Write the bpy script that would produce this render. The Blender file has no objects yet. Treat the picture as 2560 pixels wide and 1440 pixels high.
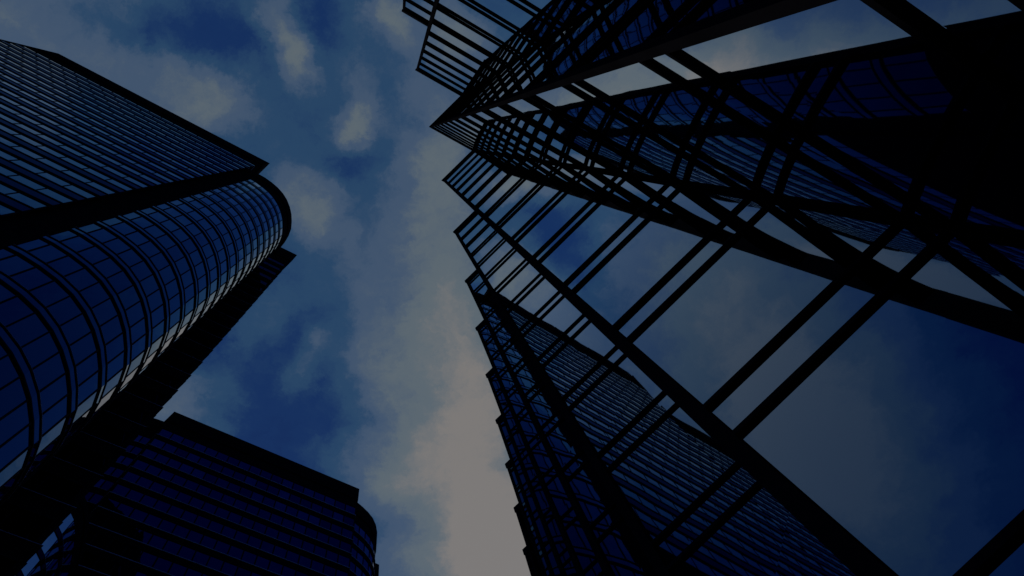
import bpy, bmesh, math, random
from mathutils import Vector, Matrix
random.seed(7)
S = bpy.context.scene
COL = S.collection

# ---------------------------------------------------------------- camera
EYE = 1.6
W_PX, H_PX, F_PX = 2560.0, 1440.0, 1860.0
ZEN = (995.0, 345.0)                      # where the zenith falls in the view
up = Vector((ZEN[0]-W_PX/2, ZEN[1]-H_PX/2, F_PX)).normalized()
ax = (Vector((1, 0, 0)) - up*up.x).normalized()
ay = up.cross(ax)
i_ = Vector((ax.x, ay.x, up.x)); j_ = Vector((ax.y, ay.y, up.y)); k_ = Vector((ax.z, ay.z, up.z))
cd = bpy.data.cameras.new('camera'); cam = bpy.data.objects.new('camera', cd); COL.objects.link(cam)
m = Matrix.Identity(4)
for r in range(3):
    m[r][0] = i_[r]; m[r][1] = -j_[r]; m[r][2] = -k_[r]
m[0][3] = 0; m[1][3] = 0; m[2][3] = EYE
cam.matrix_world = m
cd.sensor_width = 36; cd.lens = 36*F_PX/W_PX; cd.clip_start = 0.1; cd.clip_end = 5000
S.camera = cam

def bearing(p):
    """direction of a view ray, as (east, south) run per metre of rise"""
    r = Vector((p[0]-W_PX/2, p[1]-H_PX/2, F_PX)); z = r.dot(up)
    return Vector((r.dot(ax)/z, r.dot(ay)/z))
def at(p, rise):
    return bearing(p)*rise
def look(P):
    """projects a world point (used only to rank windows by how large they show)"""
    v = ax*P[0] + ay*P[1] + up*(P[2]-EYE)
    if v.z <= 0.05: return None
    return (W_PX/2+F_PX*v.x/v.z, H_PX/2+F_PX*v.y/v.z)

# ---------------------------------------------------------------- world, sun, exposure
S.view_settings.view_transform = 'Standard'; S.view_settings.look = 'None'
S.view_settings.exposure = 0; S.view_settings.gamma = 1
SUN_EL, SUN_AZ = math.radians(14), math.radians(80)      # azimuth in the XY plane
wd = bpy.data.worlds.new('World'); S.world = wd; wd.use_nodes = True
nt = wd.node_tree; N = nt.nodes; L = nt.links
for n in list(N): N.remove(n)
def math_n(op, a, b=None, clamp=False, tree=None):
    n = (tree or nt).nodes.new('ShaderNodeMath'); n.operation = op; n.use_clamp = clamp
    for i, v in enumerate((a, b)):
        if v is None: continue
        if isinstance(v, (int, float)): n.inputs[i].default_value = v
        else: (tree or nt).links.new(v, n.inputs[i])
    return n.outputs[0]
def lin(c):
    return tuple(((x/255)/12.92 if x/255 <= .04045 else ((x/255+.055)/1.055)**2.4) for x in c)+(1,)
out = N.new('ShaderNodeOutputWorld'); bg = N.new('ShaderNodeBackground')
BG = 0.1
bg.inputs['Strength'].default_value = BG
sky = N.new('ShaderNodeTexSky'); sky.sky_type = 'NISHITA'; sky.sun_disc = False
sky.sun_elevation = SUN_EL; sky.sun_rotation = math.pi/2 - SUN_AZ
tc = N.new('ShaderNodeTexCoord'); sep = N.new('ShaderNodeSeparateXYZ'); L.new(tc.outputs['Generated'], sep.inputs[0])
zc = math_n('MAXIMUM', sep.outputs[2], 0.12)
cu = math_n('DIVIDE', sep.outputs[0], zc); cv = math_n('DIVIDE', sep.outputs[1], zc)
cmb = N.new('ShaderNodeCombineXYZ'); L.new(cu, cmb.inputs[0]); L.new(cv, cmb.inputs[1])   # the flat cloud deck overhead
def noise(vec, scale, detail, rough, off=(0, 0, 0), dist=0.0):
    mp = N.new('ShaderNodeMapping'); mp.inputs['Location'].default_value = off
    L.new(vec, mp.inputs[0])
    n = N.new('ShaderNodeTexNoise'); n.inputs['Scale'].default_value = scale
    n.inputs['Detail'].default_value = detail; n.inputs['Roughness'].default_value = rough
    n.inputs['Distortion'].default_value = dist
    L.new(mp.outputs[0], n.inputs['Vector']); return n
w1 = noise(cmb.outputs[0], 6.0, 9, .68, (3, 1, 0))
wsub = N.new('ShaderNodeVectorMath'); wsub.operation = 'SUBTRACT'; L.new(w1.outputs['Color'], wsub.inputs[0]); wsub.inputs[1].default_value = (.5, .5, .5)
wsc = N.new('ShaderNodeVectorMath'); wsc.operation = 'SCALE'; L.new(wsub.outputs[0], wsc.inputs[0]); wsc.inputs['Scale'].default_value = .15
wadd = N.new('ShaderNodeVectorMath'); wadd.operation = 'ADD'; L.new(cmb.outputs[0], wadd.inputs[0]); L.new(wsc.outputs[0], wadd.inputs[1])
# banks of cloud in the deck, unseen ones added to brighten reflections: (view bearing, half-lengths, turn, amount)
BANKS = [((1175, 1250), 300, 560, -8, .64), ((1130, 720), 190, 460, -8, .42), ((1090, 330), 90, 240, 0, .30),
         ((705, 95), 62, 120, -20, .42), ((735, 170), 50, 60, 0, .22), ((530, 255), 120, 70, 15, .30), ((400, 215), 180, 80, 25, .10), ((200, 165), 260, 80, 15, .22),
         ((890, 295), 60, 50, -35, .42), ((870, 190), 60, 60, 0, .22), ((790, 500), 75, 75, -50, .33), ((985, 60), 70, 80, 0, .42),
         ((700, 400), 130, 120, 0, .18), ((800, 640), 140, 130, 10, .16), ((640, 790), 110, 55, -45, .22), ((790, 860), 40, 36, 0, .26), ((755, 950), 75, 40, -40, .20),
         ((420, 1010), 150, 120, 20, .52), ((920, 800), 60, 220, -8, .14), ((960, 1190), 130, 90, 0, .22), ((640, 560), 70, 90, 0, .12),
         ((1250, 1900), 900, 520, 0, .45), ((-300, -150), 500, 150, 30, .12), ((2500, 500), 800, 700, 0, .20), ((700, -500), 420, 120, 20, .10), ((100, -380), 380, 300, 20, .12), ((1160, 1000), 120, 240, -8, .08), ((1260, 1380), 130, 170, 0, .38), ((-380, -430), 420, 330, 0, .14), ((-1000, -500), 650, 500, 0, .5), ((-300, -480), 1000, 330, 10, .36),
         ((135, -215), 300, 200, 20, .12), ((-600, 300), 400, 300, 0, .25),
         ((560, 40), 110, 70, 0, -.13), ((800, 120), 50, 100, 0, -.10), ((330, 80), 110, 40, 15, -.12), ((690, 1030), 150, 110, 0, -.03), ((900, 380), 60, 50, 0, -.08)]
acc = None
for (c, a, b, rot, amt) in BANKS:
    q = bearing(c)
    mp = N.new('ShaderNodeMapping'); mp.vector_type = 'TEXTURE'
    mp.inputs['Location'].default_value = (q.x, q.y, 0)
    mp.inputs['Rotation'].default_value = (0, 0, math.radians(rot))
    mp.inputs['Scale'].default_value = (a/F_PX, b/F_PX, 1)
    L.new(wadd.outputs[0], mp.inputs[0])
    ln = N.new('ShaderNodeVectorMath'); ln.operation = 'DOT_PRODUCT'; L.new(mp.outputs[0], ln.inputs[0]); L.new(mp.outputs[0], ln.inputs[1])
    e = math_n('POWER', math.exp(-.9), ln.outputs['Value'])
    e = math_n('MULTIPLY', e, amt)
    acc = e if acc is None else math_n('ADD', acc, e)
n2 = noise(wadd.outputs[0], 9.0, 9, .66, (9, 4, 0), .3)
n3 = noise(wadd.outputs[0], 1.6, 3, .5, (1, 7, 0))
nd = math_n('MULTIPLY', math_n('SUBTRACT', n2.outputs['Fac'], .5), .34)
nd2 = math_n('MULTIPLY', math_n('SUBTRACT', n3.outputs['Fac'], .5), .30)
n4 = noise(wadd.outputs[0], 24.0, 7, .7, (2, 5, 0), .4)
nd = math_n('ADD', nd, math_n('MULTIPLY', math_n('SUBTRACT', n4.outputs['Fac'], .5), .22))
lvl = math_n('ADD', math_n('ADD', acc, .11), math_n('ADD', nd, nd2), True)
ramp = N.new('ShaderNodeValToRGB'); L.new(lvl, ramp.inputs[0]); cr = ramp.color_ramp
cr.interpolation = 'EASE'
stops = [(0, (8, 27, 73)), (.22, (17, 43, 86)), (.42, (38, 66, 95)), (.58, (64, 82, 104)), (.78, (90, 101, 107)), (1, (123, 119, 114))]
cr.elements[0].position = 0; cr.elements[0].color = lin(stops[0][1])
cr.elements[1].position = 1; cr.elements[1].color = lin(stops[-1][1])
for p_, c_ in stops[1:-1]:
    el = cr.elements.new(p_); el.color = lin(c_)
gain = N.new('ShaderNodeVectorMath'); gain.operation = 'SCALE'; gain.inputs['Scale'].default_value = 1/BG
L.new(ramp.outputs[0], gain.inputs[0])
# clear air from the sky model shows between the clouds
skm = N.new('ShaderNodeVectorMath'); skm.operation = 'MULTIPLY'; L.new(sky.outputs[0], skm.inputs[0]); skm.inputs[1].default_value = (.04, .05, .09)
addn = N.new('ShaderNodeVectorMath'); addn.operation = 'ADD'; L.new(gain.outputs[0], addn.inputs[0]); L.new(skm.outputs[0], addn.inputs[1])
L.new(addn.outputs[0], bg.inputs['Color']); L.new(bg.outputs[0], out.inputs[0])

sd = bpy.data.lights.new('sun', 'SUN'); sd.energy = .5; sd.angle = math.radians(10); sd.color = (1, .93, .85)
so = bpy.data.objects.new('sun', sd); COL.objects.link(so)
dirv = Vector((math.cos(SUN_AZ)*math.cos(SUN_EL), math.sin(SUN_AZ)*math.cos(SUN_EL), math.sin(SUN_EL)))
so.rotation_euler = dirv.to_track_quat('Z', 'Y').to_euler(); so.location = dirv*200

# ---------------------------------------------------------------- materials
def newmat(name):
    mt = bpy.data.materials.new(name); mt.use_nodes = True
    for n in list(mt.node_tree.nodes): mt.node_tree.nodes.remove(n)
    return mt
def solid(name, col, rough, spec=.5, var=.25, scale=2.0, metal=0.0):
    mt = newmat(name); t = mt.node_tree
    o = t.nodes.new('ShaderNodeOutputMaterial'); b = t.nodes.new('ShaderNodeBsdfPrincipled')
    g = t.nodes.new('ShaderNodeNewGeometry'); n = t.nodes.new('ShaderNodeTexNoise'); n.inputs['Scale'].default_value = scale; n.inputs['Detail'].default_value = 5
    t.links.new(g.outputs['Position'], n.inputs['Vector'])
    r = t.nodes.new('ShaderNodeValToRGB'); t.links.new(n.outputs['Fac'], r.inputs[0])
    r.color_ramp.elements[0].position = .3; r.color_ramp.elements[1].position = .7
    r.color_ramp.elements[0].color = tuple(c*(1-var) for c in col)+(1,); r.color_ramp.elements[1].color = tuple(c*(1+var) for c in col)+(1,)
    t.links.new(r.outputs[0], b.inputs['Base Color'])
    b.inputs['Roughness'].default_value = rough; b.inputs['Specular IOR Level'].default_value = spec; b.inputs['Metallic'].default_value = metal
    if spec == 0:
        t.nodes.remove(b); b = t.nodes.new('ShaderNodeBsdfDiffuse'); t.links.new(r.outputs[0], b.inputs['Color'])
    t.links.new(b.outputs[0], o.inputs[0]); return mt
def glass(name, ior, normal_turn=0.0, gain=1.0, pw=(1.35, 1.12, .92), bump=.02, bscale=.5, body=(.0006, .0008, .002), vary=.0, grade=None):
    """coated mirror glazing: blue coat, reflectance rising towards grazing; splay = turn of the shading normal alone, to steer the reflections (degrees)"""
    mt = newmat(name); t = mt.node_tree; NN = t.nodes; LL = t.links
    o = NN.new('ShaderNodeOutputMaterial'); g = NN.new('ShaderNodeNewGeometry')
    vr = NN.new('ShaderNodeVectorRotate'); vr.rotation_type = 'Z_AXIS'; vr.inputs['Angle'].default_value = math.radians(normal_turn)
    LL.new(g.outputs['Normal'], vr.inputs['Vector'])
    if grade:      # the pane stays flat: its shading normal, turned to steer reflections, changes along the wall from one end to the other
        (ox, oy, dx, dy, length, s0, s1) = grade
        dt = NN.new('ShaderNodeVectorMath'); dt.operation = 'DOT_PRODUCT'; dt.inputs[1].default_value = (dx, dy, 0); LL.new(g.outputs['Position'], dt.inputs[0])
        mr = NN.new('ShaderNodeMapRange'); LL.new(dt.outputs['Value'], mr.inputs['Value'])
        o0 = ox*dx+oy*dy
        for nm, vv in (('From Min', o0), ('From Max', o0+length), ('To Min', math.radians(s0)), ('To Max', math.radians(s1))): mr.inputs[nm].default_value = vv
        LL.new(mr.outputs[0], vr.inputs['Angle'])
    n = NN.new('ShaderNodeTexNoise'); n.inputs['Scale'].default_value = bscale; n.inputs['Detail'].default_value = 2
    LL.new(g.outputs['Position'], n.inputs['Vector'])
    bp = NN.new('ShaderNodeBump'); bp.inputs['Strength'].default_value = 1.0; bp.inputs['Distance'].default_value = bump
    LL.new(n.outputs['Fac'], bp.inputs['Height']); LL.new(vr.outputs[0], bp.inputs['Normal'])
    fr = NN.new('ShaderNodeFresnel'); fr.inputs['IOR'].default_value = ior; LL.new(bp.outputs[0], fr.inputs['Normal'])
    fg = math_n('MULTIPLY', fr.outputs[0], gain, True, t)
    if vary:
        ob = NN.new('ShaderNodeNewGeometry')
        fg = math_n('MULTIPLY', fg, math_n('ADD', math_n('MULTIPLY', ob.outputs['Random Per Island'], vary, tree=t), 1-vary/2, tree=t), True, t)
    cc = NN.new('ShaderNodeCombineColor')
    for i in range(3): LL.new(math_n('POWER', fg, pw[i], tree=t), cc.inputs[i])
    gl = NN.new('ShaderNodeBsdfGlossy'); gl.inputs['Roughness'].default_value = .015; LL.new(cc.outputs[0], gl.inputs['Color']); LL.new(bp.outputs[0], gl.inputs['Normal'])
    df = NN.new('ShaderNodeBsdfDiffuse'); df.inputs['Color'].default_value = body+(1,)
    ad = NN.new('ShaderNodeAddShader'); LL.new(gl.outputs[0], ad.inputs[0]); LL.new(df.outputs[0], ad.inputs[1])
    LL.new(ad.outputs[0], o.inputs[0]); return mt
M_FRAME = solid('black_bronze_frame', (.016, .016, .022), .6, 0)
M_CORE = solid('dark_core', (.006, .006, .007), .9, 0)
M_STONE = solid('dark_granite', (.010, .010, .012), .6, 0, .3, 1.2)
M_SILL = solid('brushed_sill', (.30, .42, .60), .5, .3)
M_ROAD = solid('asphalt', (.05, .05, .05), .9, .2)
M_GL_A = glass('tower_glass', 1.95, 0, 1.9, (2.6, 1.85, 1.28), bump=.003, vary=.12)
M_TURN = [glass('tower_glass_turned_normal', 1.95, a, 2.0, (1.7, 1.4, 1.1), bump=.003, vary=.12) for a in (-9, -12, -14)]  # flat end panes, shading normals turned so they reflect pale sky
M_GL_C = glass('dim_glass', 1.35, 0, .42, (1.6, 1.4, 1.0), bump=.003, vary=.5)  # dimmed copy of the tower glass; dark reflections put into low reflectance
M_GL_T = glass('twin_glass', 1.5, 0, 1.15, bump=.004, pw=(2.0, 1.6, .85), vary=.8)
M_SPAN = glass('polished_spandrel', 1.35, 0, .62, pw=(1.9, 1.5, 1.0), bump=.004)
M_ANNEX = glass('silver_glass', 4.5, 0, 1.9, bump=.0012, pw=(1.0, .9, .8))
_gl = {}
def saw_glass(normal_turn):
    if normal_turn not in _gl: _gl[normal_turn] = glass('mirror_glass', 1.65, normal_turn, 4.0, (2.1, 1.52, .92), .0035, .45)
    return _gl[normal_turn]

# ---------------------------------------------------------------- mesh helpers
EYE_SCALE = 1.0      # scale about the eye for the tower being built, chosen to shift the reflections
def eye_scaled(v): return (v[0]*EYE_SCALE, v[1]*EYE_SCALE, EYE+(v[2]-EYE)*EYE_SCALE)
def link(name, verts, faces, mat, parent=None):
    me = bpy.data.meshes.new(name); me.from_pydata([eye_scaled(v) for v in verts], [], faces); me.validate(); me.update()
    if len(faces) > 1:
        b = bmesh.new(); b.from_mesh(me); bmesh.ops.recalc_face_normals(b, faces=b.faces[:]); b.to_mesh(me); b.free()
    me.materials.append(mat); o = bpy.data.objects.new(name, me); COL.objects.link(o)
    if parent is not None: o.parent = parent; o.matrix_parent_inverse = parent.matrix_world.inverted()
    return o
def thing(name, label, cat, loc, group=None):
    o = bpy.data.objects.new(name, None); COL.objects.link(o); o.location = (loc[0]*EYE_SCALE, loc[1]*EYE_SCALE, 0); o.empty_display_size = 2
    o['label'] = label; o['category'] = cat
    if group: o['group'] = group
    bpy.context.view_layer.update(); return o
def nrm(a, b):
    d = (b-a).normalized(); return Vector((d.y, -d.x))       # outward, left-hand side of travel seen from above
def offset(pts, d):
    res = []
    for i, p in enumerate(pts):
        if i == 0: n = nrm(pts[0], pts[1]); res.append(p+n*d); continue
        if i == len(pts)-1: n = nrm(pts[-2], pts[-1]); res.append(p+n*d); continue
        a = nrm(pts[i-1], p); b = nrm(p, pts[i+1]); s = a+b
        res.append(p + s*(d/max(.25, (1+a.dot(b)))))
    return res
def ribbon(pts, d0, d1, z0, z1, V=None, F=None):
    """closed rail following a wall line, between offsets d0 and d1 and heights z0 and z1"""
    V = [] if V is None else V; F = [] if F is None else F
    a = offset(pts, d0); b = offset(pts, d1); k = len(V); n = len(pts)
    for i in range(n):
        V += [(a[i].x, a[i].y, z0), (b[i].x, b[i].y, z0), (b[i].x, b[i].y, z1), (a[i].x, a[i].y, z1)]
    for i in range(n-1):
        p = k+4*i; q = p+4
        for s in range(4):
            t = (s+1) % 4; F.append((p+s, p+t, q+t, q+s))
    F.append((k, k+3, k+2, k+1)); e = k+4*(n-1); F.append((e, e+1, e+2, e+3))
    return V, F
def post(P, dr, w, d0, d1, z0, z1, V=None, F=None):
    """upright bar at P on a wall running along dr"""
    V = [] if V is None else V; F = [] if F is None else F
    n = Vector((dr.y, -dr.x)); k = len(V)
    for z in (z0, z1):
        for (s, d) in ((-1, d0), (1, d0), (1, d1), (-1, d1)):
            q = P+dr*(s*w/2)+n*d; V.append((q.x, q.y, z))
    F += [(k, k+3, k+2, k+1), (k+4, k+5, k+6, k+7)]+[(k+s, k+(s+1) % 4, k+4+(s+1) % 4, k+4+s) for s in range(4)]
    return V, F
def prism(poly, z0, z1):
    n = len(poly); V = [(p.x, p.y, z0) for p in poly]+[(p.x, p.y, z1) for p in poly]
    return V, [tuple(range(n)), tuple(range(2*n-1, n-1, -1))]+[(i, i+n, (i+1) % n+n, (i+1) % n) for i in range(n)]
def pane_box(q, th=.03):
    """a pane with thickness from its four outer corners"""
    a = Vector(q[1])-Vector(q[0]); b = Vector(q[3])-Vector(q[0]); n = a.cross(b).normalized()
    V = [tuple(Vector(p)) for p in q]+[tuple(Vector(p)-n*th) for p in q]
    return V, [(0, 1, 2, 3), (7, 6, 5, 4), (0, 4, 5, 1), (1, 5, 6, 2), (2, 6, 7, 3), (3, 7, 4, 0)]
def shown(q):
    """area in the view, clipped to the frame; zero when turned away"""
    c = sum((Vector(p) for p in q), Vector())/4
    n = (Vector(q[1])-Vector(q[0])).cross(Vector(q[3])-Vector(q[0]))
    if n.dot(c-Vector((0, 0, EYE))) >= 0: return 0
    pr = [look(p) for p in q]
    if any(p is None for p in pr): return 0
    pr = [(min(max(p[0], 0), W_PX), min(max(p[1], 0), H_PX)) for p in pr]
    return abs(sum(pr[i][0]*pr[(i+1) % 4][1]-pr[(i+1) % 4][0]*pr[i][1] for i in range(4)))/2
def hang_panes(panes, parent, name, limit=100, hidden=None):
    """the panes that show largest as parts of their own, the rest as one mesh per glass"""
    ranked = sorted(panes, key=lambda t: -(shown(t[0]) if not (hidden and hidden(t[0])) else 0))
    rest = {}
    for i, (q, mt) in enumerate(ranked):
        V, F = pane_box(q)
        if i < limit: link(name, V, F, mt, parent)
        else:
            v, f = rest.setdefault(mt.name, ([], [], mt))[:2]; k = len(v); v += V; f += [tuple(x+k for x in ff) for ff in F]
    # one remaining mesh with its few glasses as slots
    if rest:
        VV, FF, idx, mats = [], [], [], []
        for nm, (v, f, mt) in rest.items():
            k = len(VV); VV += v; FF += [tuple(x+k for x in ff) for ff in f]; idx += [len(mats)]*len(f); mats.append(mt)
        o = link('remaining_'+name+'s', VV, FF, mats[0], parent)
        for mt in mats[1:]: o.data.materials.append(mt)
        o.data.polygons.foreach_set('material_index', idx); o['kind'] = 'stuff'

# ---------------------------------------------------------------- ground
g = link('ground', [(-1500, -1500, 0), (1500, -1500, 0), (1500, 1500, 0), (-1500, 1500, 0)], [(0, 1, 2, 3)], M_ROAD); g['kind'] = 'structure'

# ---------------------------------------------------------------- the saw-toothed mirror tower
EYE_SCALE = 0.64
RISE = 61.0; TOP = RISE+EYE
TIPS = [(1009.5, 28.5), (1043, 175), (1077, 316.5), (1108.3, 450), (1137, 578.5), (1166, 701), (1192.5, 818.8), (1217.9, 935.4), (1242.5, 1049), (1266.5, 1159), (1288, 1268.3)]
tips = [at(t, RISE) for t in TIPS]
step0 = tips[0]-tips[1]; step1 = (tips[-1]-tips[-4])/3
tips = [tips[0]+step0*k for k in (3, 2, 1)]+tips+[tips[-1]+step1*k for k in range(1, 5)]   # index 3 is the first listed tip
D1 = math.radians(28.7); D2 = math.radians(136.5)
u1 = Vector((math.cos(D1), math.sin(D1))); u2 = Vector((math.cos(D2), math.sin(D2)))
def meet(a, b):      # a + s*u1 = b - t*u2
    det = u1.x*u2.y-u1.y*u2.x; d = b-a
    s = (d.x*u2.y-d.y*u2.x)/det
    return a+u1*s
line = []
for k in range(len(tips)-1):
    line += [tips[k], meet(tips[k], tips[k+1])]
line.append(tips[-1]); line.reverse()        # travel so that the street is on the outer side
T = thing('glass_office_tower', 'dark mirror-glass tower with a saw-toothed front, filling the right half of the view', 'tower', (tips[5].x+2, tips[5].y, 0))
back = [line[-1]+Vector((40, -14)), line[0]+Vector((46, 14))]
inner = offset(line, -.2)
V, F = prism(inner+back, 0, TOP-.6); link('core', V, F, M_CORE, T)
V, F = ribbon(line, -.3, .10, TOP-.9, TOP); link('parapet', V, F, M_FRAME, T)
V, F = prism(offset(line, -.31)+back, TOP-.55, TOP-.35); link('roof', V, F, M_CORE, T)
FL = .0652*RISE; B0 = EYE+.1195*RISE
low = [B0+FL*k for k in range(-2, 14)]       # undersides of the lower rails
GAP = .83; TH = .09; DP = .056
for z in low:
    if z > TOP-1.0: continue
    V, F = ribbon(line, -.05, DP, z, z+TH); link('lower_rail', V, F, M_FRAME, T)
    V, F = ribbon(line, -.05, DP, z+GAP, z+GAP+TH); link('upper_rail', V, F, M_FRAME, T)
panes = []
nseg = len(line)-1
for s in range(nseg):
    a, b = line[s], line[s+1]; d = (b-a).normalized(); n = nrm(a, b)
    mid = (a+b)/2; az = math.degrees(math.atan2(mid.y, mid.x))
    steep = abs(d.x*u1.x+d.y*u1.y) > .9      # runs along the first direction
    if steep: sp = 12 if az < -38 else (7 if az < 20 else 4)
    else: sp = -2.5 if az < -10 else (-15.5 if az < 52 else (-16.5 if az < 63 else -14))
    mt = saw_glass(sp)  # normal turn set per wall to place its reflections
    if steep and -38 <= az < 20:
        tp = b if (len(line)-1-(s+1)) % 2 == 0 else a; dd = u1; ln_ = (b-a).length
        mt = glass('graded_normal_mirror_glass', 1.65, 0, 4.0, (2.1, 1.52, .92), .0035, .45, grade=(tp.x*EYE_SCALE, tp.y*EYE_SCALE, dd.x, dd.y, ln_*EYE_SCALE, 9.5, 2.5))  # flat glass; graded shading normals place the reflections
    e0 = .09; P0 = a+d*e0; P1 = b-d*e0
    zs = [(low[i]+GAP+TH, low[i+1]) for i in range(len(low)-1)]+[(z+TH, z+GAP) for z in low]
    for (z0, z1) in zs:
        if z1 > TOP-.95: z1 = TOP-.95
        if z1-z0 < .1: continue
        t0, t1 = [random.uniform(-.003, .003) for _ in range(2)]
        # corners ordered so the face looks outward
        A0 = P0+n*t0; A1 = P1-n*t0; C1 = P1+n*t1; C0 = P0+n*t1
        panes.append(([(A0.x, A0.y, z0), (A1.x, A1.y, z0), (C1.x, C1.y, z1), (C0.x, C0.y, z1)], mt))
hang_panes(panes, T, 'window_pane', 100)
for i in range(1, len(line)-1):
    tip = (len(line)-1-i) % 2 == 0
    a, p, b = line[i-1], line[i], line[i+1]
    da = (p-a).normalized(); db = (b-p).normalized()
    if tip: quad = [p-da*(.06 if abs(da.dot(u1)) > .9 else .12), p, p+db*(.06 if abs(db.dot(u1)) > .9 else .12)]; V, F = ribbon(quad, -.1, .059, 0, TOP-.02)
    else: quad = [p-da*.11, p, p+db*.11]; V, F = ribbon(quad, -.08, .03, 0, TOP-.9)
    link('corner_post' if tip else 'notch_post', V, F, M_FRAME, T)
def tower_base(name, pts, z, parent):
    V, F = ribbon(pts, -.3, .3, 0, z); link(name, V, F, M_STONE, parent)

# ---------------------------------------------------------------- banded towers with rounded bays
def split(a, b, w):
    n = max(1, round((b-a).length/w)); return [a+(b-a)*(k/n) for k in range(n+1)]
def resample(pts, n):
    d = [0]
    for i in range(1, len(pts)): d.append(d[-1]+(pts[i]-pts[i-1]).length)
    o = []
    for k in range(n+1):
        t = d[-1]*k/n; i = 1
        while i < len(pts)-1 and d[i] < t: i += 1
        f = (t-d[i-1])/(d[i]-d[i-1]); o.append(pts[i-1].lerp(pts[i], f))
    return o
def banded_tower(root, wall, glazed, top, closing, mglass, mspan, paneW=1.83, par=7.0, proud=.14, limit=100, k0=0, hidden=None, wh=2.2, rail=.1, WIN0=3.25, FLH=3.9, mull=.055, trim=.012, runs=None, dim=(), special={}):
    WH = wh
    runs = runs or [(0, len(wall)-1, mspan, trim)]
    """wall: corner points in order; glazed: per stretch, how far the glass reaches along it (0..1)"""
    kmax = int((top-par-WIN0-WH)//FLH)
    V, F = prism(offset(wall, -.25)+closing, 0, top-1); link('core', V, F, M_CORE, root)
    V, F = ribbon(wall, -.3, proud+.12, top-par+.4, top); link('parapet', V, F, M_STONE, root)
    V, F = prism(offset(wall, -.32)+closing, top-.9, top-.6); link('roof', V, F, M_CORE, root)
    V, F = ribbon(wall, -.2, .06, 0, WIN0+FLH*k0-.14); link('base', V, F, M_STONE, root)  # unseen lower wall, made windowless to darken what the mirrors reflect
    joints = []; panes = []
    for s in range(len(wall)-1):
        if glazed[s] <= 0: continue
        e = wall[s]+(wall[s+1]-wall[s])*glazed[s]
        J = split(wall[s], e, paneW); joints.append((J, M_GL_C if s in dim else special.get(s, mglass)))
    for k in range(k0, kmax+1):
        z0 = WIN0+FLH*k; z1 = z0+WH; zt = z0+FLH
        V, F = ribbon(wall, -.1, proud, z0-.03-rail, z0-.03); link('sill_rail', V, F, M_FRAME, root)
        V, F = ribbon(wall, -.1, proud, z1, z1+rail); link('head_rail', V, F, M_FRAME, root)
        for (r0, r1, rm, rt) in runs:
            part = wall[r0:r1+1]
            if k < kmax: V, F = ribbon(part, -.1, .05, z1+rail, zt-.03-rail); link('spandrel', V, F, rm, root)
            V, F = ribbon(part, proud-.02, proud+rt, z0-.03-rt*1.6, z0-.028); link('sill_trim', V, F, M_SILL, root)
        if k == kmax:
            V, F = ribbon(wall, -.1, .05, z1+rail, top-par+.42); link('spandrel', V, F, M_STONE, root)
        for J, jm in joints:
            for a, b in zip(J, J[1:]):
                n = nrm(a, b); d = (b-a).normalized(); t0, t1 = [random.uniform(-.004, .004) for _ in range(2)]
                A = a+d*.01+n*t0; B = b-d*.01-n*t0; C = b-d*.01+n*t1; D = a+d*.01+n*t1
                panes.append(([(A.x, A.y, z0+.03), (B.x, B.y, z0+.03), (C.x, C.y, z1), (D.x, D.y, z1)], jm))
    hang_panes(panes, root, 'window_pane', limit, hidden)
    zt = WIN0+FLH*kmax+WH; zb = WIN0+FLH*k0
    for J, jm in joints:
        for i, p in enumerate(J):
            d = (J[1]-J[0]).normalized()
            V, F = post(p, d, mull, -.05, .03, zb, zt); link('mullion', V, F, M_FRAME, root)
    # solid piers where a stretch is not glazed
    for s in range(len(wall)-1):
        if glazed[s] < 1:
            a = wall[s]+(wall[s+1]-wall[s])*max(0, glazed[s])
            V, F = ribbon([a, wall[s+1]], -.1, .10, WIN0+FLH*k0-.14, top-par+.42); link('stone_pier', V, F, M_STONE, root)

EYE_SCALE = 1.46
LR = 131.0; LT = LR+EYE
def P(*q, rise=LR): return [at(x, rise) for x in q]
A0, A1 = P((145, 137), (669, 409))
A2 = A1+u2*6
C1, = P((737.3, 638.4),)
C0 = C1-u1*6; C2 = C1+u2*7
TL = thing('banded_office_tower', 'tall dark tower on the left with striped flat face, fin corner and rounded glass bay', 'tower', (A1.x-8, A1.y+6, 0), 'matching banded towers')
AR0 = A0*1.175; AX = AR0-u1*26      # unseen set-back wing, added to fill the gap in the mirrored tower
banded_tower(TL, [AX, AR0, A0, A1, A2], [1, 1, 1, .25], LT, [A2-u1*20, AX+u2*26], M_GL_A, M_SPAN, proud=.10, k0=11,
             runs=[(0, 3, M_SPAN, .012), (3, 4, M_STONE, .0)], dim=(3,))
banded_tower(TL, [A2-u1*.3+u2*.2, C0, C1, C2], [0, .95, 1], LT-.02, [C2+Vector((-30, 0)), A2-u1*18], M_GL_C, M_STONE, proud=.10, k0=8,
             runs=[(1, 3, M_STONE, .02)])
BR = 115.0
arc = resample(P((644.4, 437.6), (667.3, 450.6), (689, 468), (703.8, 484), (713, 498.5), (719.4, 510), (726, 540), (725.8, 568), (717.5, 590), (711, 601.5), (698, 617.6), rise=BR), 12)
bay = [arc[0]-u1*2.6]+[arc[0].lerp(arc[1], .35)]+arc[1:]+[arc[-1]+Vector((-3, 1.6))]
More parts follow.
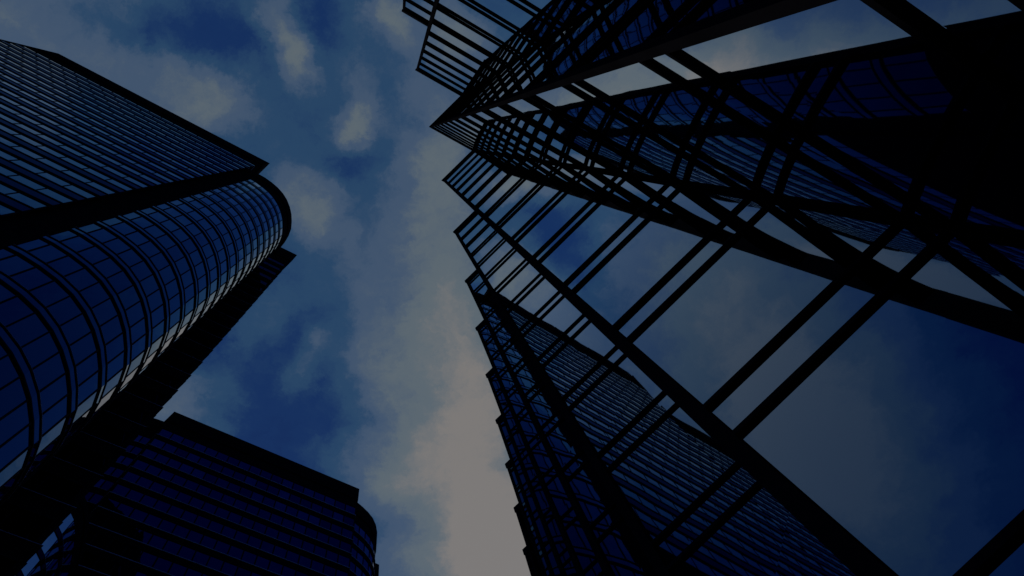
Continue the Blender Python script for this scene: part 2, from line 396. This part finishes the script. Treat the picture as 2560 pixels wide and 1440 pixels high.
banded_tower(TL, bay, [0]+[1]*(len(bay)-3)+[0], BR+EYE, [arc[-1]+Vector((-8, -2)), arc[0]-u1*7+u2*1], M_GL_A, M_SPAN, proud=.09, rail=.12, mull=.085, k0=7,
             wh=3.0, WIN0=5.0, par=4.0, runs=[(0, 1, M_STONE, 0), (1, len(bay)-1, M_GL_A, .006)],
             special={len(bay)-5: M_TURN[0], len(bay)-4: M_TURN[1], len(bay)-3: M_TURN[2]})

# the twin further back
TR = 125.5; TT_ = TR+EYE
def arc_of(pts, n): return resample(P(*pts, rise=TR), n)
lb = arc_of(((250, 1075), (280, 1052), (320, 1040), (360.6, 1042.7), (385, 1048), (411, 1057.5)), 9)
t1, t2, t3 = P((437, 1032.5), (895, 1224), (889, 1256), rise=TR)
rb = arc_of(((889, 1256), (911.7, 1275), (925.8, 1290.8), (933.3, 1302.5), (940, 1322), (940, 1345), (932, 1372), (915, 1400)), 9)
s1, s2 = P((915, 1400), (943, 1412.5), rise=TR)
wall2 = lb+[t1, t2, t3]+rb[1:]+[s2, s2+u2*30]
glz2 = [1]*(len(lb)-1)+[0, 1, 0]+[1]*(len(rb)-1)+[.9, 1]
TT = thing('banded_office_tower', 'lower dark tower at the bottom left whose flat roof edge slopes across open sky', 'tower', (t1.x, t1.y+10, 0), 'matching banded towers')
banded_tower(TT, wall2, glz2, TT_, [s2+u2*30+Vector((-50, -2)), lb[0]+Vector((-2, 14))], M_GL_T, M_STONE, proud=.10, trim=.07, wh=2.6, WIN0=4.6, par=4.5, k0=18, mull=.20)

# curved low block seen in the bottom left corner
AR = 82.0
ac = [at(x, AR) for x in ((60, 980), (120, 1085), (160, 1150), (195, 1215), (222, 1275), (216, 1330), (202, 1400), (180, 1470), (140, 1540))]
ac = resample(ac, 18)
TA = thing('curved_glass_block', 'shorter rounded block with bright silvery panes in the bottom left corner', 'building', (ac[8].x-4, ac[8].y, 0))
banded_tower(TA, ac, [1]*(len(ac)-1), AR+EYE, [ac[-1]+Vector((-14, 2)), ac[0]+Vector((-14, 6))], M_ANNEX, M_SPAN, paneW=1.5, par=1.6, proud=.06, limit=80, wh=3.0, k0=14)
